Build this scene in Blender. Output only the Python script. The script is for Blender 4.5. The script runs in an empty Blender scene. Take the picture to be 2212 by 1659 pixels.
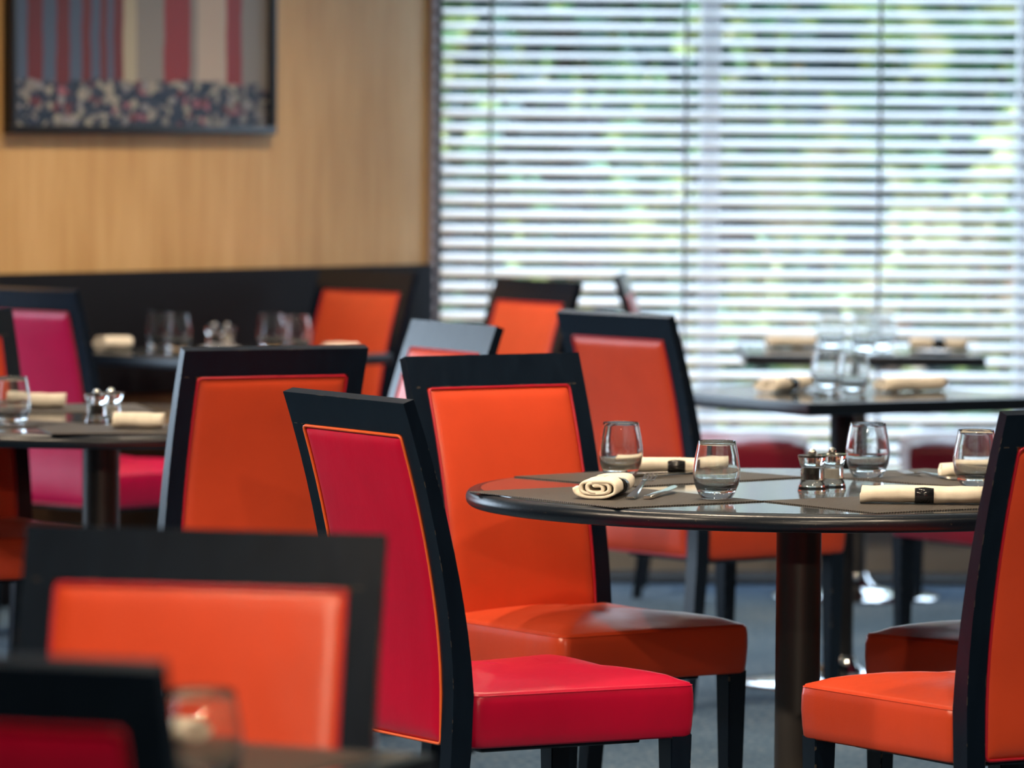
import bpy, bmesh, math, random
from mathutils import Vector, Matrix, Euler

random.seed(11)
scene = bpy.context.scene
COL = scene.collection
R = math.radians
PI = math.pi

# ------------------------------------------------------------------ camera
F_PX = 11409.4
cam_data = bpy.data.cameras.new('camera')
cam_data.sensor_width = 36.0
cam_data.lens = F_PX / 2212.0 * 36.0
cam_data.clip_end = 200
cam_data.dof.use_dof = True
cam_data.dof.focus_distance = 9.25
cam_data.dof.aperture_fstop = cam_data.lens * 0.001 / 0.040
cam_data.dof.aperture_blades = 9
camera = bpy.data.objects.new('camera', cam_data)
COL.objects.link(camera)
camera.matrix_world = (Matrix.Translation((0, 0, 1.4385))
                       @ Matrix.Rotation(R(90) - math.atan((829.5 - 242.9) / F_PX), 4, 'X')
                       @ Matrix.Rotation(R(0.4636), 4, 'Z'))
scene.camera = camera

# ------------------------------------------------------------------ world, exposure
world = bpy.data.worlds.new('overcast_sky')
scene.world = world
world.use_nodes = True
bg = world.node_tree.nodes['Background']
bg.inputs[0].default_value = (0.64, 0.81, 1.0, 1)
bg.inputs[1].default_value = 8.0
scene.view_settings.view_transform = 'Standard'
scene.view_settings.look = 'None'
scene.view_settings.exposure = 0.0
scene.view_settings.gamma = 1.0
scene.view_settings.use_curve_mapping = False
LAMP_POWER = 200.0
LAMP_COLOUR = (1.0, 0.80, 0.58)


def portal(name, loc, rot, sx, sy):
    l = bpy.data.lights.new(name, 'AREA')
    l.shape = 'RECTANGLE'
    l.size, l.size_y = sx, sy
    l.cycles.is_portal = True
    o = bpy.data.objects.new(name, l)
    o.location, o.rotation_euler = loc, rot
    COL.objects.link(o)


# ------------------------------------------------------------------ materials
MATS = {}


def new_mat(name):
    m = bpy.data.materials.new(name)
    m.use_nodes = True
    nt = m.node_tree
    b = nt.nodes['Principled BSDF']
    MATS[name] = m
    return m, nt, b


def coords(nt, scale=(1, 1, 1), kind='Object'):
    tc = nt.nodes.new('ShaderNodeTexCoord')
    mp = nt.nodes.new('ShaderNodeMapping')
    mp.inputs['Scale'].default_value = scale
    nt.links.new(tc.outputs[kind], mp.inputs[0])
    return mp.outputs[0]


def noise(nt, vec, scale, detail=3, rough=.5):
    n = nt.nodes.new('ShaderNodeTexNoise')
    n.inputs['Scale'].default_value = scale
    n.inputs['Detail'].default_value = detail
    n.inputs['Roughness'].default_value = rough
    nt.links.new(vec, n.inputs['Vector'])
    return n.outputs['Fac']


def ramp(nt, fac, stops, interp='LINEAR'):
    r = nt.nodes.new('ShaderNodeValToRGB')
    r.color_ramp.interpolation = interp
    els = r.color_ramp.elements
    while len(els) > 1:
        els.remove(els[-1])
    els[0].position, els[0].color = stops[0][0], (*stops[0][1], 1)
    for p, c in stops[1:]:
        e = els.new(p)
        e.color = (*c, 1)
    nt.links.new(fac, r.inputs[0])
    return r.outputs[0]


def bump(nt, b, height, strength, dist=.01):
    n = nt.nodes.new('ShaderNodeBump')
    n.inputs['Strength'].default_value = strength
    n.inputs['Distance'].default_value = dist
    nt.links.new(height, n.inputs['Height'])
    nt.links.new(n.outputs[0], b.inputs['Normal'])


def plain(name, col, rough=.5, metal=0.0, spec=.5):
    m, nt, b = new_mat(name)
    b.inputs['Base Color'].default_value = (*col, 1)
    b.inputs['Roughness'].default_value = rough
    b.inputs['Metallic'].default_value = metal
    b.inputs['Specular IOR Level'].default_value = spec
    return m


def leather(name, col, rough=.29):
    m, nt, b = new_mat(name)
    v = coords(nt)
    n = noise(nt, v, 7, 3)
    d = tuple(c * .86 for c in col)
    nt.links.new(ramp(nt, n, [(.3, d), (.7, col)]), b.inputs['Base Color'])
    b.inputs['Roughness'].default_value = rough
    b.inputs['Specular IOR Level'].default_value = .4
    w = nt.nodes.new('ShaderNodeMath')
    w.operation = 'MULTIPLY_ADD'
    w.inputs[1].default_value = .12
    nt.links.new(noise(nt, v, 420, 2), w.inputs[0])
    nt.links.new(noise(nt, coords(nt, (1, 1, .5)), 16, 3), w.inputs[2])
    bump(nt, b, w.outputs[0], .22, .006)
    return m


leather('orange_leather', (.66, .070, .024))
leather('orange_leather_dull', (.66, .09, .035))
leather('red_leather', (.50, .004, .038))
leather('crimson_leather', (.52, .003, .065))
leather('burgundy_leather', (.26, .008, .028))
plain('orange_piping', (.78, .12, .02), .4)
plain('red_piping', (.42, .006, .02), .4)


def edge_wear(nt, b, base_out, chip, radius=.003, lo=.10, noise_scale=160, thr=.52):
    """worn paint on sharp edges: rounded normal against true normal, broken up by noise"""
    bv = nt.nodes.new('ShaderNodeBevel')
    bv.samples = 4
    bv.inputs['Radius'].default_value = radius
    ge = nt.nodes.new('ShaderNodeNewGeometry')
    dp = nt.nodes.new('ShaderNodeVectorMath')
    dp.operation = 'DOT_PRODUCT'
    nt.links.new(bv.outputs[0], dp.inputs[0])
    nt.links.new(ge.outputs['True Normal'], dp.inputs[1])
    inv = nt.nodes.new('ShaderNodeMath')
    inv.operation = 'SUBTRACT'
    inv.inputs[0].default_value = 1.0
    nt.links.new(dp.outputs['Value'], inv.inputs[1])
    g1 = nt.nodes.new('ShaderNodeMath')
    g1.operation = 'GREATER_THAN'
    g1.inputs[1].default_value = lo
    nt.links.new(inv.outputs[0], g1.inputs[0])
    g2 = nt.nodes.new('ShaderNodeMath')
    g2.operation = 'GREATER_THAN'
    g2.inputs[1].default_value = thr
    nt.links.new(noise(nt, coords(nt), noise_scale, 3), g2.inputs[0])
    m = nt.nodes.new('ShaderNodeMath')
    m.operation = 'MULTIPLY'
    nt.links.new(g1.outputs[0], m.inputs[0])
    nt.links.new(g2.outputs[0], m.inputs[1])
    mix = nt.nodes.new('ShaderNodeMix')
    mix.data_type = 'RGBA'
    nt.links.new(m.outputs[0], mix.inputs[0])
    nt.links.new(base_out, mix.inputs[6])
    mix.inputs[7].default_value = (*chip, 1)
    nt.links.new(mix.outputs[2], b.inputs['Base Color'])


def black_wood():
    m, nt, b = new_mat('black_stained_wood')
    v = coords(nt, (1, 1, .18))
    n = noise(nt, v, 60, 4)
    edge_wear(nt, b, ramp(nt, n, [(.3, (.002, .006, .014)), (.75, (.004, .010, .021))]), (.16, .125, .085), .0024, .16, 55, .60)
    b.inputs['Roughness'].default_value = .26
    b.inputs['Specular IOR Level'].default_value = .45
    bump(nt, b, n, .12, .002)
    return m


black_wood()


def table_mats():
    m, nt, b = new_mat('grey_table_laminate')
    v = coords(nt, (1, 6, 1))
    n = noise(nt, v, 30, 4)
    nt.links.new(ramp(nt, n, [(.3, (.055, .064, .072)), (.7, (.085, .094, .10))]), b.inputs['Base Color'])
    b.inputs['Roughness'].default_value = .07
    b.inputs['Specular IOR Level'].default_value = .75
    m, nt, b = new_mat('black_table_edge')
    v = coords(nt)
    n = noise(nt, v, 90, 3)
    sp = noise(nt, v, 240, 3, .6)
    nt.links.new(ramp(nt, sp, [(.55, (.003, .007, .014)), (.66, (.006, .010, .016)), (.74, (.08, .07, .06))]), b.inputs['Base Color'])
    b.inputs['Roughness'].default_value = .3
    bump(nt, b, n, .15, .002)


table_mats()
plain('bronze_column', (.03, .026, .023), .45, 0, .6)
plain('chrome', (.75, .77, .8), .08, 1.0)
plain('steel', (.72, .70, .66), .16, 1.0)
plain('black_iron', (.010, .012, .016), .6, 0, .3)


def placemat_mat():
    m, nt, b = new_mat('woven_placemat')
    tc = nt.nodes.new('ShaderNodeTexCoord')
    ws = []
    for rot in (0, 90):
        mp = nt.nodes.new('ShaderNodeMapping')
        mp.inputs['Rotation'].default_value = (0, 0, R(rot))
        nt.links.new(tc.outputs['Object'], mp.inputs[0])
        w = nt.nodes.new('ShaderNodeTexWave')
        w.inputs['Scale'].default_value = 50
        w.inputs['Distortion'].default_value = .4
        nt.links.new(mp.outputs[0], w.inputs[0])
        ws.append(w.outputs['Fac'])
    mx = nt.nodes.new('ShaderNodeMath')
    mx.operation = 'MULTIPLY'
    nt.links.new(ws[0], mx.inputs[0])
    nt.links.new(ws[1], mx.inputs[1])
    nt.links.new(ramp(nt, mx.outputs[0], [(.05, (.018, .016, .015)), (.55, (.15, .127, .105))]), b.inputs['Base Color'])
    b.inputs['Roughness'].default_value = .5
    bump(nt, b, mx.outputs[0], 1.0, .003)


placemat_mat()


def napkin_mat():
    m, nt, b = new_mat('cream_cotton')
    n = noise(nt, coords(nt), 40, 4)
    nt.links.new(ramp(nt, n, [(.3, (.72, .66, .55)), (.7, (.86, .80, .68))]), b.inputs['Base Color'])
    b.inputs['Roughness'].default_value = .85
    bump(nt, b, noise(nt, coords(nt), 500, 2), .15, .001)


napkin_mat()
m, nt, b = new_mat('clear_glass')
b.inputs['Base Color'].default_value = (.98, 1, .99, 1)
b.inputs['Roughness'].default_value = 0
b.inputs['IOR'].default_value = 1.48
b.inputs['Transmission Weight'].default_value = 1
tr = nt.nodes.new('ShaderNodeBsdfTransparent')
mx = nt.nodes.new('ShaderNodeMixShader')
mx.inputs[0].default_value = .05
nt.links.new(b.outputs[0], mx.inputs[1])
nt.links.new(tr.outputs[0], mx.inputs[2])
nt.links.new(mx.outputs[0], nt.nodes['Material Output'].inputs[0])
plain('peppercorn', (.012, .01, .009), .7)
plain('salt', (.7, .68, .62), .7)
plain('white_ceramic', (.78, .78, .76), .25)


def carpet_mat():
    m, nt, b = new_mat('blue_grey_carpet')
    v = coords(nt)
    n1 = noise(nt, v, 55, 5, .65)
    n2 = noise(nt, v, 2.2, 3)
    a = nt.nodes.new('ShaderNodeMath')
    a.operation = 'MULTIPLY_ADD'
    a.inputs[1].default_value = .75
    nt.links.new(n1, a.inputs[0])
    b2 = nt.nodes.new('ShaderNodeMath')
    b2.operation = 'MULTIPLY'
    b2.inputs[1].default_value = .25
    nt.links.new(n2, b2.inputs[0])
    nt.links.new(b2.outputs[0], a.inputs[2])
    nt.links.new(ramp(nt, a.outputs[0], [(.3, (.018, .045, .088)), (.5, (.065, .115, .18)), (.72, (.19, .23, .27))]), b.inputs['Base Color'])
    b.inputs['Roughness'].default_value = .95
    b.inputs['Specular IOR Level'].default_value = .1
    bump(nt, b, n1, .5, .004)


carpet_mat()


def wood_wall_mat():
    m, nt, b = new_mat('maple_veneer')
    v1 = coords(nt, (1, 1, .07))
    n1 = noise(nt, v1, 26, 4, .6)
    v2 = coords(nt, (1, 1, .25))
    n2 = noise(nt, v2, 5, 3, .6)
    a = nt.nodes.new('ShaderNodeMath')
    a.operation = 'ADD'
    nt.links.new(n1, a.inputs[0])
    nt.links.new(n2, a.inputs[1])
    mr = nt.nodes.new('ShaderNodeMath')
    mr.operation = 'MULTIPLY'
    mr.inputs[1].default_value = .5
    nt.links.new(a.outputs[0], mr.inputs[0])
    nt.links.new(ramp(nt, mr.outputs[0], [(.32, (.45, .25, .085)), (.5, (.54, .33, .125)), (.68, (.63, .41, .18))]), b.inputs['Base Color'])
    b.inputs['Roughness'].default_value = .42


wood_wall_mat()
plain('dark_brown_wood', (.05, .026, .012), .7, 0, .2)
plain('black_panel', (.006, .007, .011), .75, 0, .12)
plain('grey_metal', (.33, .30, .33), .5)
plain('shaded_slat_grey', (.10, .10, .13), .5)  # grey that holds the shade on the slat ends
plain('navy_frame', (.012, .016, .03), .5)
plain('plaster', (.12, .10, .085), .8)
plain('beige_plinth', (.22, .21, .19), .7)
plain('ceiling_paint', (.74, .68, .60), .9)
plain('white_slat', (.86, .88, .90), .32)
plain('cord', (.30, .36, .42), .7)
plain('frame_paint', (.55, .57, .58), .5)
plain('black_frame', (.008, .009, .012), .4)
plain('trunk_bark', (.07, .05, .035), .9)
plain('paving', (.33, .32, .29), .9)
for nm, c in (('leaf_dark', .0), ('leaf_mid', .06), ('leaf_lime', .13), ('leaf_amber', .2)):
    m, nt, b = new_mat(nm)
    oi = noise(nt, coords(nt), 2.6, 2)        # leaf colour changes from clump to clump
    ad = nt.nodes.new('ShaderNodeMath')
    ad.inputs[1].default_value = c
    nt.links.new(oi, ad.inputs[0])
    nt.links.new(ramp(nt, ad.outputs[0], [(.30, (.005, .015, .022)), (.44, (.012, .035, .03)), (.50, (.035, .10, .04)), (.55, (.07, .17, .06)), (.60, (.32, .36, .08)), (.67, (.42, .40, .20)), (.73, (.28, .15, .07)), (.80, (.02, .04, .04))]), b.inputs['Base Color'])
    b.inputs['Roughness'].default_value = .45
m, nt, b = new_mat('window_pane')
nt.nodes.remove(b)
tr = nt.nodes.new('ShaderNodeBsdfTransparent')
gl = nt.nodes.new('ShaderNodeBsdfGlossy')
gl.inputs['Roughness'].default_value = .0
mx = nt.nodes.new('ShaderNodeMixShader')
mx.inputs[0].default_value = .06
nt.links.new(tr.outputs[0], mx.inputs[1])
nt.links.new(gl.outputs[0], mx.inputs[2])
nt.links.new(mx.outputs[0], nt.nodes['Material Output'].inputs[0])
m, nt, b = new_mat('lamp_lens')
b.inputs['Base Color'].default_value = (1, .9, .75, 1)
b.inputs['Emission Color'].default_value = (1, .78, .5, 1)
b.inputs['Emission Strength'].default_value = 60


# ------------------------------------------------------------------ mesh helpers
def mesh_obj(name, verts, faces, mat, parent=None, loc=None, rot=None, smooth=False):
    me = bpy.data.meshes.new(name)
    me.from_pydata(verts, [], faces)
    me.materials.append(MATS[mat])
    if smooth:
        for p in me.polygons:
            p.use_smooth = True
    return link(name, me, parent, loc, rot)


def link(name, me, parent=None, loc=None, rot=None):
    o = bpy.data.objects.new(name, me)
    COL.objects.link(o)
    if parent:
        o.parent = parent
    if loc is not None:
        o.location = loc
    if rot is not None:
        o.rotation_euler = rot
    return o


def bm_mesh(name, bm, mat, smooth=False, autosmooth=None):
    bmesh.ops.recalc_face_normals(bm, faces=bm.faces)
    me = bpy.data.meshes.new(name)
    bm.to_mesh(me)
    bm.free()
    me.materials.append(MATS[mat])
    if smooth:
        for p in me.polygons:
            p.use_smooth = True
    if autosmooth:
        me.polygons.foreach_set('use_smooth', [True] * len(me.polygons))
        me.set_sharp_from_angle(angle=R(autosmooth))
    return me


def tag(o, label, cat=None, group=None, kind=None):
    if label:
        o['label'] = label
    if cat:
        o['category'] = cat
    if group:
        o['group'] = group
    if kind:
        o['kind'] = kind
    return o


def thing(name, label, cat, loc, rz=0, group=None):
    o = bpy.data.objects.new(name, None)
    o.empty_display_size = .1
    COL.objects.link(o)
    o.location = loc
    o.rotation_euler = (0, 0, rz)
    return tag(o, label, cat, group)


def box_bm(x0, x1, y0, y1, z0, z1, bevel=0, seg=2):
    bm = bmesh.new()
    bmesh.ops.create_cube(bm, size=1)
    for v in bm.verts:
        v.co = Vector((x0 + (v.co.x + .5) * (x1 - x0), y0 + (v.co.y + .5) * (y1 - y0), z0 + (v.co.z + .5) * (z1 - z0)))
    if bevel:
        bmesh.ops.bevel(bm, geom=list(bm.edges), offset=bevel, segments=seg, affect='EDGES', profile=.6)
    return bm


def box(name, b, mat, parent=None, bevel=0, loc=None, rot=None):
    return link(name, bm_mesh(name, box_bm(*b, bevel=bevel), mat, autosmooth=40 if bevel else None), parent, loc, rot)


def structure(o):
    o['kind'] = 'structure'
    return o


def lathe_mesh(name, prof, mat, n=40, smooth=True, sharp=35):
    """prof: list of (r, z), open or closed against the axis"""
    verts, faces = [], []
    rings = []
    for r, z in prof:
        if r < 1e-6:
            rings.append([len(verts)])
            verts.append((0, 0, z))
        else:
            rings.append(list(range(len(verts), len(verts) + n)))
            verts += [(r * math.cos(2 * PI * k / n), r * math.sin(2 * PI * k / n), z) for k in range(n)]
    for a, c in zip(rings[:-1], rings[1:]):
        for k in range(n):
            j = (k + 1) % n
            if len(a) == 1 and len(c) == 1:
                continue
            if len(a) == 1:
                faces.append((a[0], c[k], c[j]))
            elif len(c) == 1:
                faces.append((a[k], a[j], c[0]))
            else:
                faces.append((a[k], a[j], c[j], c[k]))
    bm = bmesh.new()
    vs = [bm.verts.new(v) for v in verts]
    for fc in faces:
        bm.faces.new([vs[i] for i in fc])
    return bm_mesh(name, bm, mat, autosmooth=sharp if smooth else None)


def tube_mesh(name, pts, r, mat, n=6, closed=True):
    bm = bmesh.new()
    rings = []
    N = len(pts)
    for i, p in enumerate(pts):
        p = Vector(p)
        a = Vector(pts[(i - 1) % N] if (closed or i > 0) else pts[i])
        c = Vector(pts[(i + 1) % N] if (closed or i < N - 1) else pts[i])
        t = (c - a).normalized()
        up = Vector((0, 1, 0)) if abs(t.y) < .9 else Vector((1, 0, 0))
        s = t.cross(up).normalized()
        u = s.cross(t)
        rings.append([bm.verts.new(p + s * r * math.cos(2 * PI * k / n) + u * r * math.sin(2 * PI * k / n)) for k in range(n)])
    for i in range(N if closed else N - 1):
        a, c = rings[i], rings[(i + 1) % N]
        for k in range(n):
            bm.faces.new((a[k], a[(k + 1) % n], c[(k + 1) % n], c[k]))
    if not closed:
        bm.faces.new(rings[0])
        bm.faces.new(rings[-1])
    return bm_mesh(name, bm, mat, smooth=True)


# ------------------------------------------------------------------ the room
WY = 16.6                                   # inner face of the window wall
CX = -0.256                                 # corner of window wall and panelled wall
WD = Vector((-.665, -.747, 0))              # run of the panelled wall, from the corner towards the camera
WN = Vector((.747, -.665, 0))               # its normal into the room
WALL_RZ = math.atan2(WD.y, WD.x)            # local +x runs along the wall
CORNER = Vector((CX, WY, 0))
CEIL = 2.9


def on_wall(t, out, z):
    return CORNER + WD * t + WN * out + Vector((0, 0, z))


structure(box('floor', (-7.6, 5.2, -3.2, WY + .35, -.1, 0), 'blue_grey_carpet'))
structure(box('ceiling', (-7.6, 5.2, -3.2, WY + .35, CEIL, CEIL + .1), 'ceiling_paint'))
# panelled wall: local x along the wall, local y out of the room or into it
# (rotation keeps +y pointing out of the room on the far side)
side = Vector((0, 1, 0))
side.rotate(Euler((0, 0, WALL_RZ)))
SGN = 1 if side.dot(WN) > 0 else -1         # local y direction that points into the room


def wall_box(name, t0, t1, o0, o1, z0, z1, mat, parent=None, bevel=0):
    a, c = sorted((SGN * o0, SGN * o1))
    o = box(name, (t0, t1, a, c, z0, z1), mat, None, bevel, loc=CORNER, rot=(0, 0, WALL_RZ))
    if parent:
        o.parent = parent
    return o


LW0, LW1, LZ0, LZ1 = 2.35, 5.3, .30, 2.66       # daylight window in the panelled wall, left of the frame
structure(wall_box('wall_left', 0, LW0, -.15, 0, 0, CEIL, 'maple_veneer'))
structure(wall_box('wall_left_end', LW1, 7.2, -.15, 0, 0, CEIL, 'maple_veneer'))
structure(wall_box('wall_left_sill', LW0, LW1, -.15, 0, 0, LZ0, 'dark_brown_wood'))
structure(wall_box('wall_left_header', LW0, LW1, -.15, 0, LZ1, CEIL, 'maple_veneer'))
w = structure(wall_box('trim_1', .024, LW0 - .02, .0, .03, .60, .9605, 'black_panel', bevel=.003))
tag(w, 'black upper wainscot board along the maple wall')
w = structure(wall_box('trim_2', .024, LW0 - .02, .0, .022, .09, .598, 'dark_brown_wood', bevel=.003))
tag(w, 'dark brown lower wainscot board')
structure(wall_box('baseboard_left', .024, LW0 - .02, .0, .026, 0, .09, 'black_panel', bevel=.003))
structure(wall_box('trim_3', .0, .02, .0, .02, 0, CEIL, 'grey_metal'))
win2 = structure(wall_box('window_2', LW0, LW0 + .06, -.12, -.05, LZ0, LZ1, 'frame_paint'))


def to_child(o, parent):
    mw = o.matrix_basis.copy()
    o.parent = parent
    o.matrix_parent_inverse = parent.matrix_basis.inverted()
    o.matrix_basis = mw
    return o


for a, c in ((LW1 - .06, LW1), (3.3, 3.36), (4.28, 4.34)):
    to_child(wall_box('mullion', a, c, -.12, -.05, LZ0, LZ1, 'frame_paint'), win2)
for a, c in ((LZ0, LZ0 + .06), (LZ1 - .06, LZ1)):
    to_child(wall_box('window_frame', LW0 + .06, LW1 - .06, -.115, -.055, a, c, 'frame_paint'), win2)
for a, c in ((LW0 + .06, 3.3), (3.36, 4.28), (4.34, LW1 - .06)):
    to_child(wall_box('pane', a, c, -.09, -.084, LZ0 + .06, LZ1 - .06, 'window_pane'), win2)
pc = on_wall((LW0 + LW1) / 2, -.2, (LZ0 + LZ1) / 2)
portal('daylight_portal', pc, (-WN).to_track_quat('Z', 'Y').to_euler(), LW1 - LW0, LZ1 - LZ0)

# side wall, right wall, wall behind the camera
structure(box('wall_side', (-5.25, -5.05, -3.2, 11.3, 0, CEIL), 'plaster'))
structure(box('wall_right', (5, 5.2, -3.2, WY + .35, 0, CEIL), 'plaster'))
structure(box('wall_front', (-5.2, 5, -3.4, -3.2, 0, CEIL), 'plaster'))

# window wall: plinth, header, glazed wall with mullions
WX1 = 4.2
structure(box('wall_back', (CX, 5, WY, WY + .25, 0, .16), 'beige_plinth'))
structure(box('wall_header', (CX, 5, WY, WY + .25, 2.62, CEIL), 'plaster'))
structure(box('wall_back_end', (WX1, 5, WY, WY + .25, .16, 2.62), 'plaster'))
win = structure(box('window_1', (CX + .002, CX + .028, WY - .012, WY + .16, .16, 2.62), 'navy_frame'))
for k, x in enumerate((.62, 1.62, 2.62, 3.62)):
    box('mullion', (x - .03, x + .03, WY + .08, WY + .16, .22, 2.56), 'frame_paint', win, .004)
box('window_frame', (CX + .028, WX1, WY + .06, WY + .16, .16, .22), 'frame_paint', win)
box('window_frame', (CX + .028, WX1, WY + .06, WY + .16, 2.56, 2.62), 'frame_paint', win)
xs = [CX + .028, .62, 1.62, 2.62, 3.62, WX1]
for a, c in zip(xs[:-1], xs[1:]):
    box('pane', (a, c, WY + .115, WY + .121, .22, 2.56), 'window_pane', win)
portal('daylight_portal', ((CX + WX1) / 2, WY + .3, 1.39), (R(-90), 0, 0), WX1 - CX, 2.46)

# trench heater grille at the foot of the window
gr = thing('dark_floor_strip', 'long black floor grille running along the foot of the window wall', 'floor strip', (0, WY - .32, 0))
box('strip_base', (-.1, 4.4, -.16, .16, 0, .006), 'black_iron', gr)
gm = bm_mesh('strip_bar', box_bm(-.1, 4.4, -.007, .007, .006, .014), 'black_iron')
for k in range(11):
    link('strip_bar', gm, gr, (0, -.14 + k * .028, 0))

# ------------------------------------------------------------------ venetian blind
BX0, BX1, BY = CX + .030, 4.1, WY - .055
blind = thing('venetian_blind', 'white venetian blind with tilted slats covering the wide window', 'blind', ((BX0 + BX1) / 2, BY, .2))
L = BX1 - BX0


def slat_mesh():
    n = 6
    v, f = [], []
    for k in range(n + 1):
        y = (k / n - .5) * .05
        z = .0035 * (1 - (2 * k / n - 1) ** 2)
        v += [(-L / 2, y, z), (L / 2, y, z), (-L / 2, y, z - .0008), (L / 2, y, z - .0008)]
    for k in range(n):
        a, c = 4 * k, 4 * k + 4
        f += [(a, a + 1, c + 1, c), (a + 2, c + 2, c + 3, a + 3)]
    f += [(0, 2, 3, 1), (4 * n, 4 * n + 1, 4 * n + 3, 4 * n + 2)]
    me = bpy.data.meshes.new('slat')
    me.from_pydata(v, [], f)
    me.materials.append(MATS['white_slat'])
    for p in me.polygons:
        p.use_smooth = True
    me.set_sharp_from_angle(angle=R(40))
    return me


sm = slat_mesh()
PITCH = .0452
TILT = 27
rs = random.Random(5)
n_slat = 51
for k in range(n_slat):
    t = TILT + rs.uniform(-3, 3)
    if k in (29, 30, 37):
        t -= 8
    if k >= 27:
        t -= 5
    link('slat', sm, blind, (0, 0, .06 + k * PITCH), (R(t), 0, R(rs.uniform(-.02, .02))))
slat_end = bm_mesh('dim_slat_end', box_bm(-.013, .013, -.006, .006, -.008, .008, .002), 'shaded_slat_grey')  # shaded slat ends in front of the jamb, added as small dim blocks
for k in range(n_slat):
    link('dim_slat_end', slat_end, blind, (CX + .015 - blind.location.x, WY - .018 - BY, .06 + k * PITCH))
for x in (-.073, .536, 1.144, 1.75, 2.36, 2.97, 3.58):
    for dy in (-.027, .027):
        box('ladder_cord', (x - .0045 - blind.location.x, x + .0045 - blind.location.x, dy - .001, dy + .001, .02, .06 + n_slat * PITCH), 'cord', blind)
box('bottom_rail', (-L / 2, L / 2, -.025, .025, .0, .022), 'white_slat', blind, .004)
box('head_rail', (-L / 2, L / 2, -.03, .03, .06 + n_slat * PITCH, .12 + n_slat * PITCH), 'white_slat', blind, .004)

# ------------------------------------------------------------------ garden outside
structure(box('ground', (-12, 20, WY + .35, 45, -.2, -.12), 'paving'))


def foliage_mesh(name, n, rx, ry, rz, size, mat, rnd):
    v, f = [], []
    for i in range(n):
        while True:
            p = Vector((rnd.uniform(-1, 1), rnd.uniform(-1, 1), rnd.uniform(-1, 1)))
            if .3 < p.length < 1:
                break
        p = Vector((p.x * rx, p.y * ry, p.z * rz))
        s = size * rnd.uniform(.6, 1.3)
        m = Euler((rnd.uniform(0, 6.3), rnd.uniform(0, 6.3), rnd.uniform(0, 6.3))).to_matrix()
        b0 = len(v)
        for c in ((-s, 0, 0), (0, -s * .45, s * .1), (s, 0, 0), (0, s * .45, s * .1)):
            v.append(p + m @ Vector(c))
        f.append((b0, b0 + 1, b0 + 2, b0 + 3))
    me = bpy.data.meshes.new(name)
    me.from_pydata([tuple(x) for x in v], [], f)
    me.materials.append(MATS[mat])
    return me


rg = random.Random(3)
KINDS = [('leaf_dark', 'dark green'), ('leaf_mid', 'mid green'), ('leaf_lime', 'lime green'), ('leaf_amber', 'amber leaved')]
fol = {k: foliage_mesh('foliage', 1300, .55, .45, .6, .075, k, rg) for k, _ in KINDS}
shrubs = [(-1.6, 19.4, 1, .95), (-.25, 19.3, 0, .9), (1.05, 19.5, 2, .9), (2.35, 19.3, 0, .95), (3.65, 19.5, 3, .9), (4.95, 19.4, 1, .95),
          (-1.9, 21.8, 2, 1.4), (.1, 21.9, 0, 1.4), (2.1, 21.7, 1, 1.4), (4.1, 21.9, 0, 1.4), (6.1, 21.8, 2, 1.4)]
for x, y, k, s in shrubs:
    sh = thing('garden_shrub', '%s garden shrub glimpsed between the blind slats outside the window' % KINDS[k][1], 'shrub', (x, y, -.12), rg.uniform(0, 6), 'garden shrubs outside the window')
    a = link('foliage', fol[KINDS[k][0]], sh, (0, 0, .62 * s))
    a.scale = (s, s, s)
    a['kind'] = 'stuff'
    link('stem', lathe_mesh('stem', [(0, 0), (.03, 0), (.02, .6 * s), (0, .6 * s)], 'trunk_bark', 8), sh)
tfol = {k: foliage_mesh('crown', 2200, 1.3, 1.2, 1.3, .12, k, rg) for k in ('leaf_dark', 'leaf_mid')}
for x, y, k, h in ((-3.4, 25.5, 'leaf_mid', 2.4), (.2, 25.5, 'leaf_dark', 2.3), (3.8, 25.5, 'leaf_mid', 2.6), (7.4, 25.5, 'leaf_dark', 2.4)):
    t = thing('garden_tree', '%s tree standing behind the shrubs outside the blinds' % ('dark green' if k == 'leaf_dark' else 'fresh green'), 'tree', (x, y, -.12), rg.uniform(0, 6), 'garden trees outside the window')
    c = link('crown', tfol[k], t, (0, 0, h))
    c['kind'] = 'stuff'
    link('trunk', lathe_mesh('trunk', [(0, 0), (.13, 0), (.09, h), (0, h)], 'trunk_bark', 10), t)

hg = thing('garden_hedge', 'tall dense green hedge at the end of the garden behind the trees', 'hedge', (2.2, 29, -.12))
hb = link('foliage', foliage_mesh('hedge_foliage', 9000, 11, .5, 3.4, .22, 'leaf_dark', rg), hg, (0, 0, 2.6))
hb['kind'] = 'stuff'
box('hedge_core', (-10, 10, -.25, .25, .1, 4.6), 'leaf_dark', hg, .2)

# ------------------------------------------------------------------ framed picture on the panelled wall
T0, T1, PZ0, PZ1 = .736, 1.831, 1.366, 2.12
pic = thing('framed_picture', 'black framed painting of red and blue stripes above a crowd, on the maple wall', 'picture', on_wall((T0 + T1) / 2, .002, PZ0), WALL_RZ)
pw, ph = T1 - T0, PZ1 - PZ0


def pbox(name, x0, x1, d0, d1, z0, z1, mat, bev=0):
    a, c = sorted((SGN * d0, SGN * d1))
    return box(name, (x0, x1, a, c, z0, z1), mat, pic, bev)


FB = .024
pbox('frame', -pw / 2, pw / 2, 0, .035, 0, FB, 'black_frame', .003)
pbox('frame', -pw / 2, pw / 2, 0, .035, ph - FB, ph, 'black_frame', .003)
pbox('frame', -pw / 2, -pw / 2 + FB, 0, .035, FB, ph - FB, 'black_frame', .003)
pbox('frame', pw / 2 - FB, pw / 2, 0, .035, FB, ph - FB, 'black_frame', .003)


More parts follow.
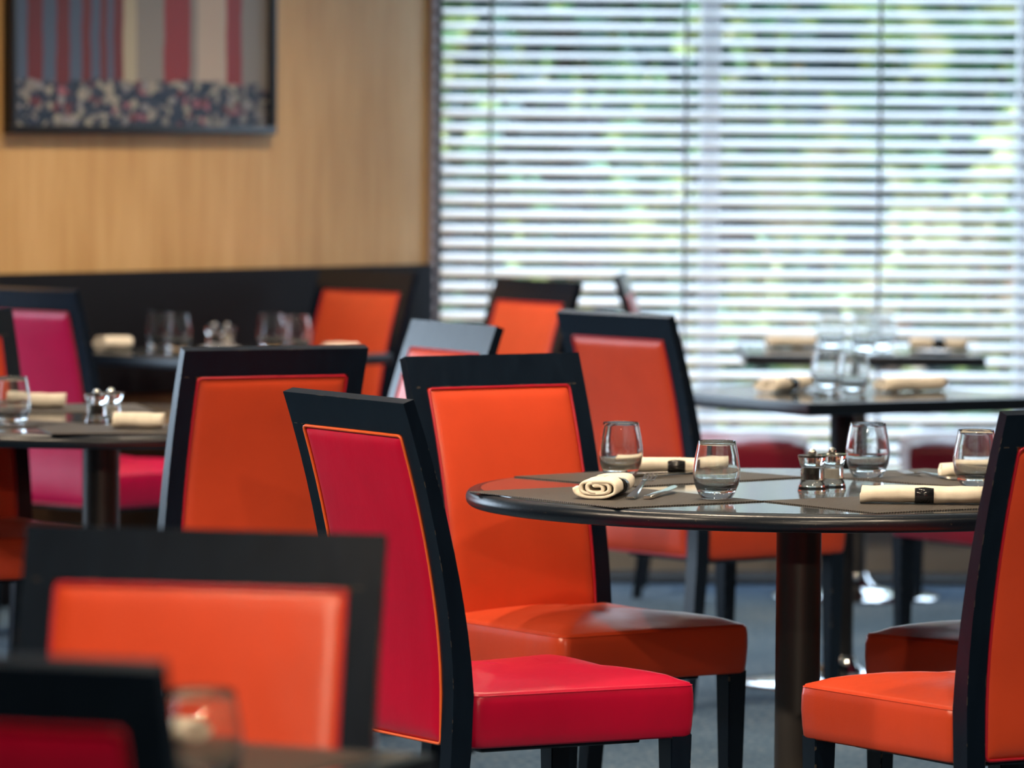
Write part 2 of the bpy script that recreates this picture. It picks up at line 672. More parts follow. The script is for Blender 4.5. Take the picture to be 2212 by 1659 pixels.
def art_mat():
    m, nt, b = new_mat('painted_print')
    tc = nt.nodes.new('ShaderNodeTexCoord')
    sp = nt.nodes.new('ShaderNodeSeparateXYZ')
    nt.links.new(tc.outputs['Object'], sp.inputs[0])
    ma = nt.nodes.new('ShaderNodeMapRange')       # 0 at the image-left edge of the print, 1 at the right edge
    ma.inputs['From Min'].default_value = pw / 2 - FB
    ma.inputs['From Max'].default_value = -pw / 2 + FB
    nt.links.new(sp.outputs[0], ma.inputs[0])
    nz = noise(nt, tc.outputs['Object'], 9, 3)
    blue, red, red2 = (.055, .085, .14), (.11, .014, .018), (.20, .018, .022)
    cream, grey, pale = (.33, .30, .22), (.19, .18, .17), (.38, .32, .27)
    st = [(0, blue), (.055, red), (.115, blue), (.165, red), (.215, blue), (.265, red), (.30, blue), (.335, red), (.36, blue), (.385, red),
          (.425, cream), (.475, grey), (.585, red2), (.69, grey), (.715, pale), (.835, red2), (.895, grey), (1.0, grey)]
    wob = nt.nodes.new('ShaderNodeMath')
    wob.operation = 'MULTIPLY_ADD'
    wob.inputs[1].default_value = .014
    nt.links.new(nz, wob.inputs[0])
    nt.links.new(ma.outputs[0], wob.inputs[2])
    stripes = ramp(nt, wob.outputs[0], st, 'CONSTANT')
    vo = nt.nodes.new('ShaderNodeTexVoronoi')
    vo.inputs['Scale'].default_value = 52
    mp = nt.nodes.new('ShaderNodeMapping')
    mp.inputs['Scale'].default_value = (.8, 1, 1)
    nt.links.new(tc.outputs['Object'], mp.inputs[0])
    nt.links.new(mp.outputs[0], vo.inputs['Vector'])
    sc = nt.nodes.new('ShaderNodeSeparateColor')
    nt.links.new(vo.outputs['Color'], sc.inputs[0])
    crowd = ramp(nt, sc.outputs[0], [(0, (.008, .018, .04)), (.30, (.17, .165, .16)), (.42, (.02, .03, .055)), (.60, (.26, .25, .21)), (.74, (.012, .02, .05)), (.82, (.10, .02, .03)), (.88, (.19, .19, .21)), (.95, (.25, .09, .12))], 'CONSTANT')
    n2 = noise(nt, tc.outputs['Object'], 14, 2)
    zz = nt.nodes.new('ShaderNodeMath')
    zz.operation = 'MULTIPLY_ADD'
    zz.inputs[1].default_value = .06
    nt.links.new(n2, zz.inputs[0])
    nt.links.new(sp.outputs[2], zz.inputs[2])
    gt = nt.nodes.new('ShaderNodeMath')
    gt.operation = 'GREATER_THAN'
    gt.inputs[1].default_value = .185
    nt.links.new(zz.outputs[0], gt.inputs[0])
    mix = nt.nodes.new('ShaderNodeMix')
    mix.data_type = 'RGBA'
    nt.links.new(gt.outputs[0], mix.inputs[0])
    nt.links.new(crowd, mix.inputs[6])
    nt.links.new(stripes, mix.inputs[7])
    nt.links.new(mix.outputs[2], b.inputs['Base Color'])
    b.inputs['Roughness'].default_value = .45


art_mat()
pr = pbox('print', -pw / 2 + FB, pw / 2 - FB, .0, .018, FB, ph - FB, 'painted_print')

# ------------------------------------------------------------------ chairs
CW, CH, OFF, STILE, RAIL = .417, .953, .101, .037, .054
LEAN = R(18.6)
ZR = CH - RAIL
_cache = {}


def back_y(z):
    return -OFF * max(0, (z - .46) / (CH - .46)) ** 1.7


def thick(z):
    if z >= .46:
        return .040 - .018 * ((z - .46) / (CH - .46)) ** .8
    return .040


def prism_x(name, poly, x0, x1, mat, bevel=.002):
    """poly in (y, z), extruded in x"""
    bm = bmesh.new()
    n = len(poly)
    a = [bm.verts.new((x0, y, z)) for y, z in poly]
    c = [bm.verts.new((x1, y, z)) for y, z in poly]
    for i in range(n):
        bm.faces.new((a[i], a[(i + 1) % n], c[(i + 1) % n], c[i]))
    bm.faces.new(a)
    bm.faces.new(c)
    if bevel:
        es = [e for e in bm.edges if len(e.link_faces) == 2 and e.calc_face_angle() > R(35)]
        bmesh.ops.bevel(bm, geom=es, offset=bevel, segments=2, affect='EDGES', profile=.6)
    return bm_mesh(name, bm, mat, autosmooth=30)


def post_mesh(sgn):
    zs = [0, .2, .36, .46] + [.46 + (ZR - .46) * k / 9 for k in range(1, 10)]

    def ry(z):
        return back_y(z) if z >= .46 else -.035 * ((.46 - z) / .46) ** 1.6

    def th(z):
        return thick(z) if z >= .40 else .040 - .012 * (.40 - z) / .40
    poly = [(ry(z), z) for z in zs] + [(ry(z) + th(z), z) for z in reversed(zs)]
    x0, x1 = sorted((sgn * CW / 2, sgn * (CW / 2 - STILE)))
    return prism_x('back_post', poly, x0, x1, 'black_stained_wood')


def rail_mesh():
    zs = [ZR + (CH - ZR) * k / 3 for k in range(4)]
    t = thick(CH) * math.cos(LEAN)
    poly = [(back_y(z), z) for z in zs] + [(back_y(CH) + t * math.cos(LEAN), CH + t * math.sin(LEAN))] + [(back_y(z) + thick(z), z) for z in reversed(zs[:-1])]
    return prism_x('top_rail', poly, -CW / 2, CW / 2, 'black_stained_wood')


def panel_mesh(mat):
    hw = CW / 2 - STILE - .0005
    z0, z1 = .372, ZR - .0005
    e = [0, .002, .006, .012, .02, .03]

    def spread(a, b, m):
        mid = [a + .03 + (b - a - .06) * k / m for k in range(1, m)]
        return [a + q for q in e] + mid + [b - q for q in reversed(e)]
    us, zs = spread(-hw, hw, 5), spread(z0, z1, 16)

    def puff(x, z):
        d = min(hw - abs(x), z - z0, z1 - z)
        q = min(1, max(0, d) / .028)
        soft = .0035 * (1 - (x / hw) ** 2)
        return .013 * math.sqrt(1 - (1 - q) ** 2) + soft * min(1, max(0, d) / .06)
    bm = bmesh.new()

    def sheet(front):
        g = []
        for z in zs:
            row = []
            for x in us:
                p = puff(x, z)
                y = back_y(z) + thick(z) - .009 + p if front else back_y(z) + .009 - p
                row.append(bm.verts.new((x, y, z)))
            g.append(row)
        for i in range(len(zs) - 1):
            for j in range(len(us) - 1):
                bm.faces.new((g[i][j], g[i][j + 1], g[i + 1][j + 1], g[i + 1][j]))
        return g
    a, c = sheet(True), sheet(False)

    def rim(g):
        return [g[0][j] for j in range(len(us))] + [g[i][-1] for i in range(1, len(zs))] + [g[-1][j] for j in range(len(us) - 2, -1, -1)] + [g[i][0] for i in range(len(zs) - 2, 0, -1)]
    ra, rc = rim(a), rim(c)
    for i in range(len(ra)):
        bm.faces.new((ra[i], ra[(i + 1) % len(ra)], rc[(i + 1) % len(ra)], rc[i]))
    return bm_mesh('back_panel', bm, mat, smooth=True)


def piping_mesh(front, mat):
    hw = CW / 2 - STILE - .003
    z0, z1 = .374, ZR - .003
    pts2 = []
    r = .008
    for cx, cz, a0 in ((hw - r, z0 + r, -90), (hw - r, z1 - r, 0), (-hw + r, z1 - r, 90), (-hw + r, z0 + r, 180)):
        for k in range(4):
            a = R(a0 + 30 * k)
            pts2.append((cx + r * math.cos(a), cz + r * math.sin(a)))
    full = []
    for i, p in enumerate(pts2):
        q = pts2[(i + 1) % len(pts2)]
        n = max(1, int(abs(q[1] - p[1]) / .04))
        full += [(p[0] + (q[0] - p[0]) * k / n, p[1] + (q[1] - p[1]) * k / n) for k in range(n)]
    pts = [(x, back_y(z) + (thick(z) + .0005 if front else -.0005), z) for x, z in full]
    return tube_mesh('piping', pts, .0028, mat)


def seat_outline(hx0, hx1, y0, y1, r, n=6):
    pts = []
    for cx, cy, a0 in ((hx1 - r, y1 - r, 0), (-hx1 + r, y1 - r, 90), (-hx0 + r, y0 + r, 180), (hx0 - r, y0 + r, 270)):
        for k in range(n):
            a = R(a0 + 90 * k / (n - 1))
            pts.append((cx + r * math.cos(a), cy + r * math.sin(a)))
    full = []
    for i, p in enumerate(pts):
        q = pts[(i + 1) % len(pts)]
        m = max(1, int(math.hypot(q[0] - p[0], q[1] - p[1]) / .035))
        full += [(p[0] + (q[0] - p[0]) * k / m, p[1] + (q[1] - p[1]) * k / m) for k in range(m)]
    return full


S_Y0, S_Y1, S_HX0, S_HX1 = .042, .480, .205, .222
S_ZB, S_ZT, S_CROWN = .366, .455, .026


def seat_mesh(mat):
    base = seat_outline(S_HX0, S_HX1, S_Y0, S_Y1, .022)
    cy = (S_Y0 + S_Y1) / 2
    levels = [(.975, S_ZB), (.992, S_ZB + .004), (1.0, S_ZB + .02), (1.008, S_ZB + .05), (1.006, S_ZT - .015), (1.0, S_ZT - .002), (.994, S_ZT)]
    for s in (.985, .96, .92, .85, .75, .6, .42, .22):
        levels.append((s, S_ZT + .003 + S_CROWN * (1 - s ** 3.2)))
    bm = bmesh.new()
    rings = []
    for s, z in levels:
        rings.append([bm.verts.new((x * s, cy + (y - cy) * s, z + .0025 * math.sin(17 * x + 9 * y) * (z > S_ZT + .01))) for x, y in base])
    for a, c in zip(rings[:-1], rings[1:]):
        for i in range(len(base)):
            bm.faces.new((a[i], a[(i + 1) % len(base)], c[(i + 1) % len(base)], c[i]))
    bm.faces.new(rings[0])
    bm.faces.new(rings[-1])
    return bm_mesh('seat', bm, mat, smooth=True)


def welt_mesh(mat):
    cy = (S_Y0 + S_Y1) / 2
    pts = [(x * .999, cy + (y - cy) * .999, S_ZT) for x, y in seat_outline(S_HX0, S_HX1, S_Y0, S_Y1, .022)]
    return tube_mesh('welt', pts, .0008, mat, 5)


def front_leg_mesh(sgn):
    bm = bmesh.new()
    x, y = sgn * (S_HX1 - .026), S_Y1 - .028
    rings = []
    for z, h, dx in ((0, .014, 0), (S_ZB + .006, .0215, 0)):
        rings.append([bm.verts.new((x + a * h, y + c * h, z)) for a, c in ((-1, -1), (1, -1), (1, 1), (-1, 1))])
    for i in range(4):
        bm.faces.new((rings[0][i], rings[0][(i + 1) % 4], rings[1][(i + 1) % 4], rings[1][i]))
    bm.faces.new(rings[0])
    bm.faces.new(rings[1])
    bmesh.ops.bevel(bm, geom=list(bm.edges), offset=.0018, segments=2, affect='EDGES')
    return bm_mesh('front_leg', bm, 'black_stained_wood', autosmooth=30)


def cached(key, fn):
    if key not in _cache:
        _cache[key] = fn()
    return _cache[key]


def chair(x, y, yaw, mat, pipe, label, tilt=0.0):
    c = thing('dining_chair', label, 'chair', (x, y, 0), R(yaw), 'black framed leather dining chairs')
    if tilt:
        c.rotation_euler = (0, R(tilt), R(yaw))
    for s in (-1, 1):
        link('back_post', cached(('post', s), lambda: post_mesh(s)), c)
        link('front_leg', cached(('leg', s), lambda: front_leg_mesh(s)), c)
    link('top_rail', cached('rail', rail_mesh), c)
    p = link('back_panel', cached(('panel', mat), lambda: panel_mesh(mat)), c)
    for fr in (True, False):
        link('piping', cached(('pipe', fr, pipe), lambda: piping_mesh(fr, pipe)), p)
    s = link('seat', cached(('seat', mat), lambda: seat_mesh(mat)), c)
    link('welt', cached(('welt', mat), lambda: welt_mesh(mat)), s)
    link('seat_rail', cached('srail', lambda: bm_mesh('seat_rail', box_bm(-.15, .15, .09, .41, .352, .37, .003), 'black_stained_wood')), c)
    return c


OR, OD, RE, CR, BU = 'orange_leather', 'orange_leather_dull', 'red_leather', 'crimson_leather', 'burgundy_leather'
PO, PR = 'orange_piping', 'red_piping'
chair(-.202, 9.005, -58.8, RE, PO, 'bright red leather chair with orange piping in sharp focus, its back to the camera')
chair(.008, 10.383, -145.3, OR, PR, 'orange leather chair facing the camera, tucked under the sharp round table behind the red chair')
chair(-.526, 10.819, 28.8, OR, PR, 'shaded orange leather chair seen from behind, between left round table and red chair')
chair(.316, 12.79, -50.6, OR, PR, 'orange leather chair seen from behind, at the square table before the blinds')
chair(.933, 8.771, 30.7, OR, PR, 'orange leather chair cut by the right edge of the photo, its back to the camera')
chair(-.368, 5.944, 172.9, OR, PR, 'blurred large orange leather chair in the foreground facing the near table', tilt=-.5)
chair(-1.261, 14.23, -40, CR, PR, 'pinkish crimson leather chair seen from behind at the far left near the wainscot')
chair(0, 15.08, 123.6, OD, PR, 'far orange leather chair standing directly before the blinds, facing the camera')
chair(-.206, 11.98, 118.2, OR, PR, 'orange leather chair with bluish window sheen on its top rail, at the left round table')
chair(-.498, 15.85, 134, OD, PR, 'orange leather chair in the room corner with its back to the black wainscot')
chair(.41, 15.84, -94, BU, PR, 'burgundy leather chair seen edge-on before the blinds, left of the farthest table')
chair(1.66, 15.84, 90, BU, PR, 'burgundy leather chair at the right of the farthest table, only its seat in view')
chair(1.155, 10.16, 137, OR, PR, 'orange leather chair behind the sharp round table at the right, only its seat in view')
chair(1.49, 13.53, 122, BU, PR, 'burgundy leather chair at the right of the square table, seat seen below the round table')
chair(-.472, 4.72, -18, RE, PR, 'blurred red leather chair nearest the camera in the bottom left corner')
chair(-1.335, 12.43, -150, OR, PR, 'orange leather chair cut by the left edge, behind the left round table')

# ------------------------------------------------------------------ tables
TH = .74


def round_table(x, y, label, r=.623, col_mat='bronze_column'):
    t = thing('round_table', label, 'table', (x, y, 0), 0)
    e = .0325
    prof = [(0, TH - e), (r - .014, TH - e)]
    for k in range(1, 9):
        a = R(-90 + 180 * k / 9)
        prof.append((r - .014 + .014 * math.cos(a), TH - e / 2 - .001 + (e / 2 - .001) * math.sin(a)))
    prof += [(r - .016, TH - .0015), (r - .024, TH - .0012), (r - .026, TH - .0028), (r - .028, TH - .003), (0, TH - .003)]
    link('table_edge', lathe_mesh('table_edge', prof, 'black_table_edge', 128), t)
    link('table_top', lathe_mesh('table_top', [(0, TH - .003), (r - .0282, TH - .003), (r - .0285, TH), (0, TH)], 'grey_table_laminate', 128, sharp=30), t)
    base_parts(t, col_mat)
    return t


def base_parts(t, col_mat, base_mat='bronze_column', cr=.042, br=.26):
    z1 = TH - .0325
    pl = link('mounting_plate', lathe_mesh('mounting_plate', [(0, z1 - .016), (.075, z1 - .016), (.09, z1 - .004), (.09, z1), (0, z1)], 'black_iron', 32), t)
    for k in range(2):
        box('arm', (-.145, .145, -.016, .016, z1 - .012, z1), 'black_iron', pl, .002, rot=(0, 0, R(30 + 90 * k)))
    link('column', lathe_mesh('column', [(0, .02), (cr, .02), (cr, z1 - .012), (0, z1 - .012)], col_mat, 48), t)
    prof = [(0, 0), (br, 0), (br, .006), (br - .006, .011), (br * .6, .018), (br * .28, .032), (cr + .012, .055), (cr + .004, .075), (0, .075)]
    link('base', lathe_mesh('base', prof, base_mat, 56, sharp=50), t)


def square_table(x, y, rz, sx, sy, label, base_mat='chrome', cr=.032, col='black_iron', br=.25):
    t = thing('square_table', label, 'table', (x, y, 0), R(rz))
    box('table_edge', (-sx / 2, sx / 2, -sy / 2, sy / 2, TH - .032, TH - .001), 'black_table_edge', t, .006)
    box('table_top', (-sx / 2 + .012, sx / 2 - .012, -sy / 2 + .012, sy / 2 - .012, TH - .004, TH), 'grey_table_laminate', t)
    base_parts(t, col, base_mat, cr, br)
    return t


round_table(.538, 9.83, 'round table with grey top and worn black edge in sharp focus, laid for four')
round_table(-.93, 11.95, 'blurred round table with grey top at the left, laid with rolled napkins')
square_table(.835, 13.3, 32.3, .75, .75, 'square grey table turned cornerwise before the blinds behind the sharp round table')
square_table(1.03, 15.72, 0, .70, .70, 'farthest square table standing against the blinds', col='bronze_column', cr=.03)
square_table(-.84, 15.24, 48.3, .70, .70, 'square table standing against the black wainscot under the painting')
square_table(-.783, 5.668, -27, 1.2, .75, 'blurred near table at the bottom left corner of the photo')

# ------------------------------------------------------------------ table ware
ZT = TH


def placemat(x, y, rz, label, sx=.455, sy=.33):
    o = box('placemat', (-sx / 2, sx / 2, -sy / 2, sy / 2, 0, .0022), 'woven_placemat', None, .0006, (x, y, ZT), (0, 0, R(rz)))
    return tag(o, label, 'placemat', 'woven placemats')


GLASS = lambda: lathe_mesh('tumbler', [(0, 0), (.024, 0), (.0285, .0025), (.034, .012), (.0405, .028), (.0432, .044), (.0425, .058), (.0395, .078), (.0355, .098), (.0343, .1045),
                                       (.0336, .1058), (.0329, .1045), (.034, .098), (.038, .078), (.0408, .058), (.0414, .044), (.0385, .031), (.031, .022), (.018, .0185), (0, .018)], 'clear_glass', 48, sharp=80)


def tumbler(x, y, label, z=ZT + .0022, s=1.0):
    o = link('tumbler', cached('glass', GLASS), None, (x, y, z))
    o.scale = (s, s, s)
    return tag(o, label, 'glass', 'clear stemless tumblers')


def spool(h=.066):
    # clear block: flared foot, waist, flared lip, hollow chamber
    return lathe_mesh('body', [(0, 0), (.0265, 0), (.027, .002), (.0235, .014), (.0225, .0165), (.0215, .018), (.0215, .041), (.0205, .0435), (.0225, .046), (.0235, .05), (.0275, h - .002), (.027, h),
                               (.0225, h), (.019, h - .004), (.006, h - .005), (0, h - .005)], 'clear_glass', 32, sharp=30)


def shaker(x, y, label, fill, z=ZT):
    t = thing('shaker', label, 'shaker', (x, y, z), 0, 'salt and pepper shakers')
    link('body', cached('spool', spool), t)
    link('contents', cached(('fill', fill), lambda: lathe_mesh('contents', [(0, .02), (.0095, .02), (.0095, .044 if fill == 'peppercorn' else .036), (0, .044 if fill == 'peppercorn' else .036)], fill, 20)), t)
    kn = []
    for k in range(9):
        a = R(-90 + 180 * k / 8)
        kn.append((max(0, .0078 * math.cos(a)), .0705 + .0078 * math.sin(a)))
    link('knob', cached('knob', lambda: lathe_mesh('knob', [(0, .052), (.006, .052), (.006, .0635)] + kn[1:], 'steel', 20, sharp=60)), t)
    return t


def napkin_mesh(length, w, h, ex=.85):
    """folded and rolled napkin: a flattened spiral swept along x"""
    pts = []
    turns, n = 2.9, 104
    for k in range(n + 1):
        u = k / n
        a = turns * 2 * PI * u + PI * .2
        s = .16 + .84 * u
        cx = abs(math.cos(a)) ** ex * math.copysign(1, math.cos(a))
        sz = abs(math.sin(a)) ** ex * math.copysign(1, math.sin(a))
        pts.append((cx * w / 2 * s, sz * h / 2 * s * (1 + .05 * math.sin(3 * a))))
    th = .0025
    nx = 10
    bm = bmesh.new()
    rows = []
    for i in range(nx + 1):
        x = (i / nx - .5) * length
        pinch = 1 - .10 * math.exp(-((x) / .02) ** 2)
        row_o, row_i = [], []
        for k, (py, pz) in enumerate(pts):
            a = pts[max(0, k - 1)]
            c = pts[min(n, k + 1)]
            d = Vector((c[0] - a[0], c[1] - a[1])).normalized()
            nn = Vector((d.y, -d.x))
            jig = .0011 * math.sin(40 * x + k * .11) + .0009 * math.sin(95 * x - k * .23)
            xe = x + .0025 * math.sin(k * .19) * (i in (0, nx))
            row_o.append(bm.verts.new((xe, (py + nn.x * th) * pinch, (pz + nn.y * th) * pinch + jig)))
            row_i.append(bm.verts.new((xe, (py - nn.x * th) * pinch, (pz - nn.y * th) * pinch + jig)))
        rows.append((row_o, row_i))
    for i in range(nx):
        for k in range(n):
            for q in (0, 1):
                bm.faces.new((rows[i][q][k], rows[i][q][k + 1], rows[i + 1][q][k + 1], rows[i + 1][q][k]))
        for k in (0, n):
            bm.faces.new((rows[i][0][k], rows[i + 1][0][k], rows[i + 1][1][k], rows[i][1][k]))
    for i in (0, nx):
        for k in range(n):
            bm.faces.new((rows[i][0][k], rows[i][0][k + 1], rows[i][1][k + 1], rows[i][1][k]))
    zmin = min(v.co.z for v in bm.verts)
    for v in bm.verts:
        v.co.z -= zmin
    return bm_mesh('napkin', bm, 'cream_cotton', smooth=True)


def napkin(x, y, rz, label, length=.215, w=.062, h=.032, z=ZT + .0022, band=None):
    o = link('napkin', cached(('napkin', length, w, h), lambda: napkin_mesh(length, w, h, .7 if w > .08 else .85)), None, (x, y, z), (0, 0, R(rz)))
    tag(o, label, 'napkin', 'rolled cream napkins')
    if band:
        bw = .034
        pts = []
        for k in range(28):
            a = 2 * PI * k / 28
            cx = abs(math.cos(a)) ** .8 * math.copysign(1, math.cos(a))
            sz = abs(math.sin(a)) ** .8 * math.copysign(1, math.sin(a))
            pts.append((cx * (w / 2 + .0005), sz * (h / 2 + .0002)))
        v, f = [], []
        for xx in (-bw / 2, bw / 2):
            for s in (1, .94):
                v += [(xx, p[0] * s, max(.0002, p[1] * s + h / 2 + .001)) for p in pts]
        N = 28
        for k in range(N):
            j = (k + 1) % N
            f += [(k, j, 2 * N + j, 2 * N + k), (N + k, 3 * N + k, 3 * N + j, N + j), (k, N + k, N + j, j), (2 * N + k, 2 * N + j, 3 * N + j, 3 * N + k)]
        bo = mesh_obj('napkin_band', v, f, 'band_black', None, (x, y, z), (0, 0, R(rz)), True)
        tag(bo, band, 'napkin band', 'black napkin bands')
    return o


plain('band_black', (.012, .013, .016), .12)


def fork_meshes():
    # handle along +x, lying flat; tines at +x end
    hb = bmesh.new()
    prof = [(-.095, .0085), (-.09, .010), (-.05, .0075), (0, .0042), (.03, .0034), (.045, .0045)]
    zc = [.004, .004, .0045, .006, .009, .007]
    rows = []
    for (x, w), z in zip(prof, zc):
        rows.append([hb.verts.new((x, s * w, z + t)) for s, t in ((-1, -.0012), (1, -.0012), (.75, .0014), (-.75, .0014))])
    for a, c in zip(rows[:-1], rows[1:]):
        for i in range(4):
            hb.faces.new((a[i], a[(i + 1) % 4], c[(i + 1) % 4], c[i]))
    hb.faces.new(rows[0])
    hb.faces.new(rows[-1])
    h = bm_mesh('handle', hb, 'steel', autosmooth=40)
    tb = bmesh.new()
    rows = []
    for x, w, z in ((.043, .0045, .0068), (.052, .011, .0045), (.062, .0125, .003)):
        rows.append([tb.verts.new((x, s * w, z + t)) for s, t in ((-1, -.0008), (1, -.0008), (1, .0008), (-1, .0008))])
    for a, c in zip(rows[:-1], rows[1:]):
        for i in range(4):
            tb.faces.new((a[i], a[(i + 1) % 4], c[(i + 1) % 4], c[i]))
    tb.faces.new(rows[0])
    tb.faces.new(rows[-1])
    for k in range(4):
        y = -.0107 + k * .00713
        r2 = []
        for x, w, z in ((.061, .0018, .003), (.08, .0016, .0035), (.1, .0008, .0075)):
            r2.append([tb.verts.new((x, y + s * w, z + t)) for s, t in ((-1, -.0008), (1, -.0008), (1, .0008), (-1, .0008))])
        for a, c in zip(r2[:-1], r2[1:]):
            for i in range(4):
                tb.faces.new((a[i], a[(i + 1) % 4], c[(i + 1) % 4], c[i]))
        tb.faces.new(r2[-1])
    return h, bm_mesh('tine_head', tb, 'steel', autosmooth=40)


def knife_meshes():
    hb = bmesh.new()
    rows = []
    for x, w, h in ((-.105, .0075, .0025), (-.1, .009, .0035), (-.03, .0065, .0035), (0, .006, .003)):
        rows.append([hb.verts.new((x, s * w, .004 + t * h)) for s, t in ((-1, -.6), (-.5, -1), (.5, -1), (1, -.6), (1, .6), (.5, 1), (-.5, 1), (-1, .6))])
    for a, c in zip(rows[:-1], rows[1:]):
        for i in range(8):
            hb.faces.new((a[i], a[(i + 1) % 8], c[(i + 1) % 8], c[i]))
    hb.faces.new(rows[0])
    hb.faces.new(rows[-1])
    h = bm_mesh('handle', hb, 'steel', autosmooth=50)
    v, f = [], []
    outline = [(0, -.006), (.01, -.0095), (.07, -.0095), (.1, -.004), (.112, .005), (.09, .007), (.0, .006)]
    for t in (.0032, .0046):
        v += [(x, y, t) for x, y in outline]
    n = len(outline)
    f = [tuple(range(n)), tuple(range(2 * n - 1, n - 1, -1))] + [(i, (i + 1) % n, n + (i + 1) % n, n + i) for i in range(n)]
    me = bpy.data.meshes.new('blade')
    me.from_pydata(v, [], f)
    me.materials.append(MATS['steel'])
    return h, me


def cutlery(kind, x, y, rz, label, z=ZT + .0022, rx=0):
    t = thing(kind, label, kind, (x, y, z + .095 * math.sin(R(rx))), R(rz), 'steel cutlery')
    t.rotation_euler = (0, R(-rx), R(rz))
    if kind == 'fork':
        a, c = cached('fork', fork_meshes)
        link('handle', a, t)
        link('tine_head', c, t)
    else:
        a, c = cached('knife', knife_meshes)
        link('handle', a, t)
        link('blade', c, t)
    return t


def mid(p, q):
    return ((p[0] + q[0]) / 2, (p[1] + q[1]) / 2)


# sharp round table, four settings
placemat(.189, 9.602, -54, 'woven grey-brown placemat at the front left of the sharp round table, under a folded napkin')
placemat(.285, 10.13, 41, 'woven placemat at the back left of the sharp round table, beneath a long rolled napkin')
placemat(.86, 10.15, -46, 'woven placemat at the back right of the sharp round table, under a tumbler')
placemat(.736, 9.51, 34, 'woven placemat at the front right of the sharp round table, under a rolled napkin')
tumbler(.209, 10.10, 'clear tumbler at the back left of the sharp round table')
tumbler(.372, 9.546, 'clear tumbler nearest the camera on the sharp round table')
tumbler(.686, 10.15, 'clear tumbler at the back right, behind the shakers')
tumbler(.875, 9.93, 'clear tumbler half hidden by the right chair')
shaker(.560, 9.81, 'clear pepper shaker with steel ball knob on the sharp round table', 'peppercorn')
shaker(.600, 9.86, 'clear salt shaker behind the pepper shaker on the sharp round table', 'salt')
napkin(.172, 9.60, 79, 'cream napkin folded into a flat roll with its end towards the camera', .20, .082, .035, band='black band round the folded napkin beside the sharp fork and knife')
napkin(.318, 10.225, 4, 'cream rolled napkin lying lengthwise behind the tumbler on the sharp table', .23, .055, .028, band='black glossy band on the napkin behind the tumbler')
napkin(.742, 9.47, -3, 'cream rolled napkin lying lengthwise at the front right of the sharp table', .225, .06, .031, band='black band with steel sheen on the front right napkin')
napkin(.925, 10.16, 6, 'cream rolled napkin seen through the tumbler beside the right chair', .2, .055, .028)
cutlery('fork', .236, 9.60, 77, 'steel fork next to the folded napkin on the sharp table', rx=8)
cutlery('knife', .275, 9.62, 74, 'steel knife right of the fork on the sharp table', rx=2)
cutlery('knife', .30, 10.165, 38, 'steel knife in front of the lengthwise napkin at the back left')
cutlery('fork', .335, 10.135, 38, 'steel fork in front of the lengthwise napkin at the back left')
cutlery('fork', .81, 10.16, 120, 'steel fork on the back right placemat')
cutlery('knife', .86, 10.13, 118, 'steel knife on the back right placemat, beside the fork')
cutlery('fork', .86, 9.53, 10, 'steel fork behind the front right napkin')

# left round table
placemat(-.80, 11.53, 12, 'woven placemat at the front of the left round table')
placemat(-1.08, 12.29, 12, 'woven placemat at the back of the left round table')
placemat(-1.22, 11.72, -40, 'woven placemat under the tumbler at the left edge')
tumbler(-1.102, 11.615, 'clear tumbler cut by the left edge on the left round table')
shaker(-.922, 11.71, 'clear pepper shaker with steel knob on the left round table', 'peppercorn')
shaker(-.895, 11.775, 'clear salt shaker behind the pepper shaker on the left round table', 'salt')
napkin(-.815, 11.52, 2, 'cream rolled napkin before the shaded orange chair on the left round table', .11, .06, .034)
napkin(-1.11, 12.28, 5, 'cream rolled napkin behind the tumbler on the left round table', .14, .06, .034)

# table against the wainscot
napkin(-1.16, 15.33, 40, 'cream napkin at the left end of the wainscot table', .1, .07, .04, ZT)
tumbler(-1.035, 15.48, 'rear tumbler of the left pair on the wainscot table', ZT)
tumbler(-.975, 15.35, 'front tumbler of the left pair on the wainscot table', ZT)
tumbler(-.705, 15.42, 'rear tumbler of the right pair on the wainscot table', ZT)
tumbler(-.625, 15.30, 'front tumbler of the right pair on the wainscot table', ZT)
tag(link('saucer', lathe_mesh('saucer', [(0, 0), (.035, 0), (.058, .008), (.06, .01), (.056, .0095), (.034, .003), (0, .003)], 'white_ceramic', 32), None, (-.85, 15.36, ZT)),
    'small white saucer under the shakers on the wainscot table', 'saucer')
shaker(-.868, 15.35, 'left clear shaker on the white saucer', 'peppercorn', ZT + .0032)
shaker(-.832, 15.375, 'right clear shaker on the white saucer', 'salt', ZT + .0032)
napkin(-.50, 15.33, 20, 'cream napkin at the right end of the wainscot table', .1, .06, .022, ZT)

# square table before the blinds
tumbler(.803, 13.45, 'rear tumbler on the square table before the blinds', ZT)
tumbler(.858, 13.28, 'front tumbler on the square table before the blinds', ZT)
napkin(.688, 13.33, 60, 'cream rolled napkin at the left of the square table before the blinds', .2, .07, .036, ZT, band='dark band on the napkin left of the tumblers')
napkin(1.012, 13.38, 35, 'cream rolled napkin at the right of the square table before the blinds', .2, .06, .036, ZT)
cutlery('knife', .765, 13.26, 110, 'steel knife left of the tumblers on the square table', ZT)
cutlery('fork', .90, 13.24, 40, 'steel fork right of the tumblers on the square table', ZT)

# farthest table
napkin(.835, 15.82, 12, 'cream napkin at the left of the farthest table', .15, .06, .035, ZT)
napkin(1.27, 15.72, -4, 'cream napkin at the right of the farthest table', .17, .065, .038, ZT, band='dark band on the napkin of the farthest table')
tumbler(.955, 15.80, 'leftmost tumbler on the farthest table', ZT)
tumbler(1.045, 15.66, 'second tumbler from the left on the farthest table', ZT)
tumbler(1.11, 15.85, 'rightmost tumbler on the farthest table', ZT)
tag(link('saucer', cached('sauc', lambda: bpy.data.meshes['saucer']), None, (1.24, 15.52, ZT)), 'small white saucer at the front edge of the farthest table', 'saucer')

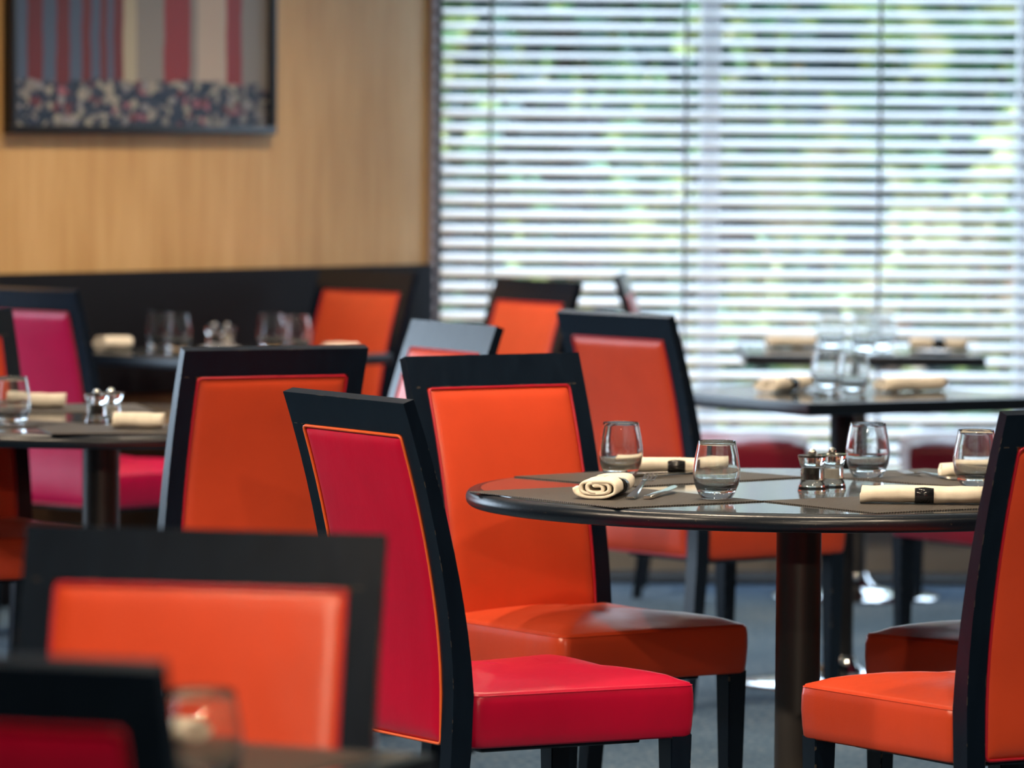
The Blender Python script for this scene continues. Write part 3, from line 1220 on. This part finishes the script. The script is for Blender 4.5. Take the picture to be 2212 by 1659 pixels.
# near table
placemat(-.41, 5.66, -27, 'blurred woven placemat on the near table at the bottom left')
tumbler(-.314, 5.36, 'blurred tumbler in front of the large orange chair')
napkin(-.43, 5.77, -27, 'blurred cream napkin behind the near tumbler', .2, .07, .03)

# ------------------------------------------------------------------ ceiling downlights
LENS = lambda: lathe_mesh('lens', [(0, -.012), (.05, -.012), (.05, -.004), (0, -.004)], 'lamp_lens', 24)
RING = lambda: lathe_mesh('trim_ring', [(.05, -.016), (.07, -.012), (.075, 0), (.05, 0), (.05, -.016)], 'chrome', 32)
# (x, y, power, aim point or None for straight down)
spots = [(-.15, 14.9, .7, None, 115), (-.75, 14.1, .7, None, 115), (.9, 14.6, .5, None, 115), (.75, 12.4, .6, None, 115), (-.45, 10.75, .35, None, 100), (-1.5, 12.4, .5, None, 115), (.7, 9.7, .4, None, 115), (.06, 10.1, .75, None, 70), (-.4, 5.7, .6, None, 80), (-.5, 8.65, .6, None, 60),
         (-2.3, 7.3, 2.1, (-.1, 9.4, .6), 70), (-3.1, 8.4, 1.5, (.5, 10.0, .4), 80), (1.6, 7.5, .8, (1.0, 8.7, .6), 62), (.9, 6.6, .65, (.2, 10.0, .6), 50), (.8, -2.6, 4.0, (.1, 10.3, .75), 17),  # last entry: unseen spot added behind the camera for low front light
         (.0, 3.9, .6, (-.4, 5.9, .8), 80), (-2.6, 9.6, .9, (-1.0, 12.2, .7), 80), (2.6, 8.6, .5, (.9, 12.8, .7), 60), (-.35, 4.45, .5, None, 90), (.4, 2.4, 1.3, (-.6, 4.7, .8), 40), (3, 12, .8, None, 115)]
for i, (x, y, pw_, aim, cone) in enumerate(spots):
    d = thing('downlight', 'round recessed ceiling downlight with chrome ring', 'lamp', (x, y, CEIL), 0, 'ceiling downlights')
    link('trim_ring', cached('ring', RING), d)
    link('lens', cached('lens', LENS), d)
    l = bpy.data.lights.new('downlight_beam', 'SPOT')
    l.energy = LAMP_POWER * pw_
    l.color = LAMP_COLOUR
    l.spot_size = R(cone)
    l.spot_blend = .7
    l.shadow_soft_size = .05
    o = bpy.data.objects.new('downlight_beam', l)
    COL.objects.link(o)
    o.parent = d
    o.location = (0, 0, -.03)
    if aim:
        o.rotation_euler = (Vector((x, y, CEIL - .03)) - Vector(aim)).to_track_quat('Z', 'Y').to_euler()
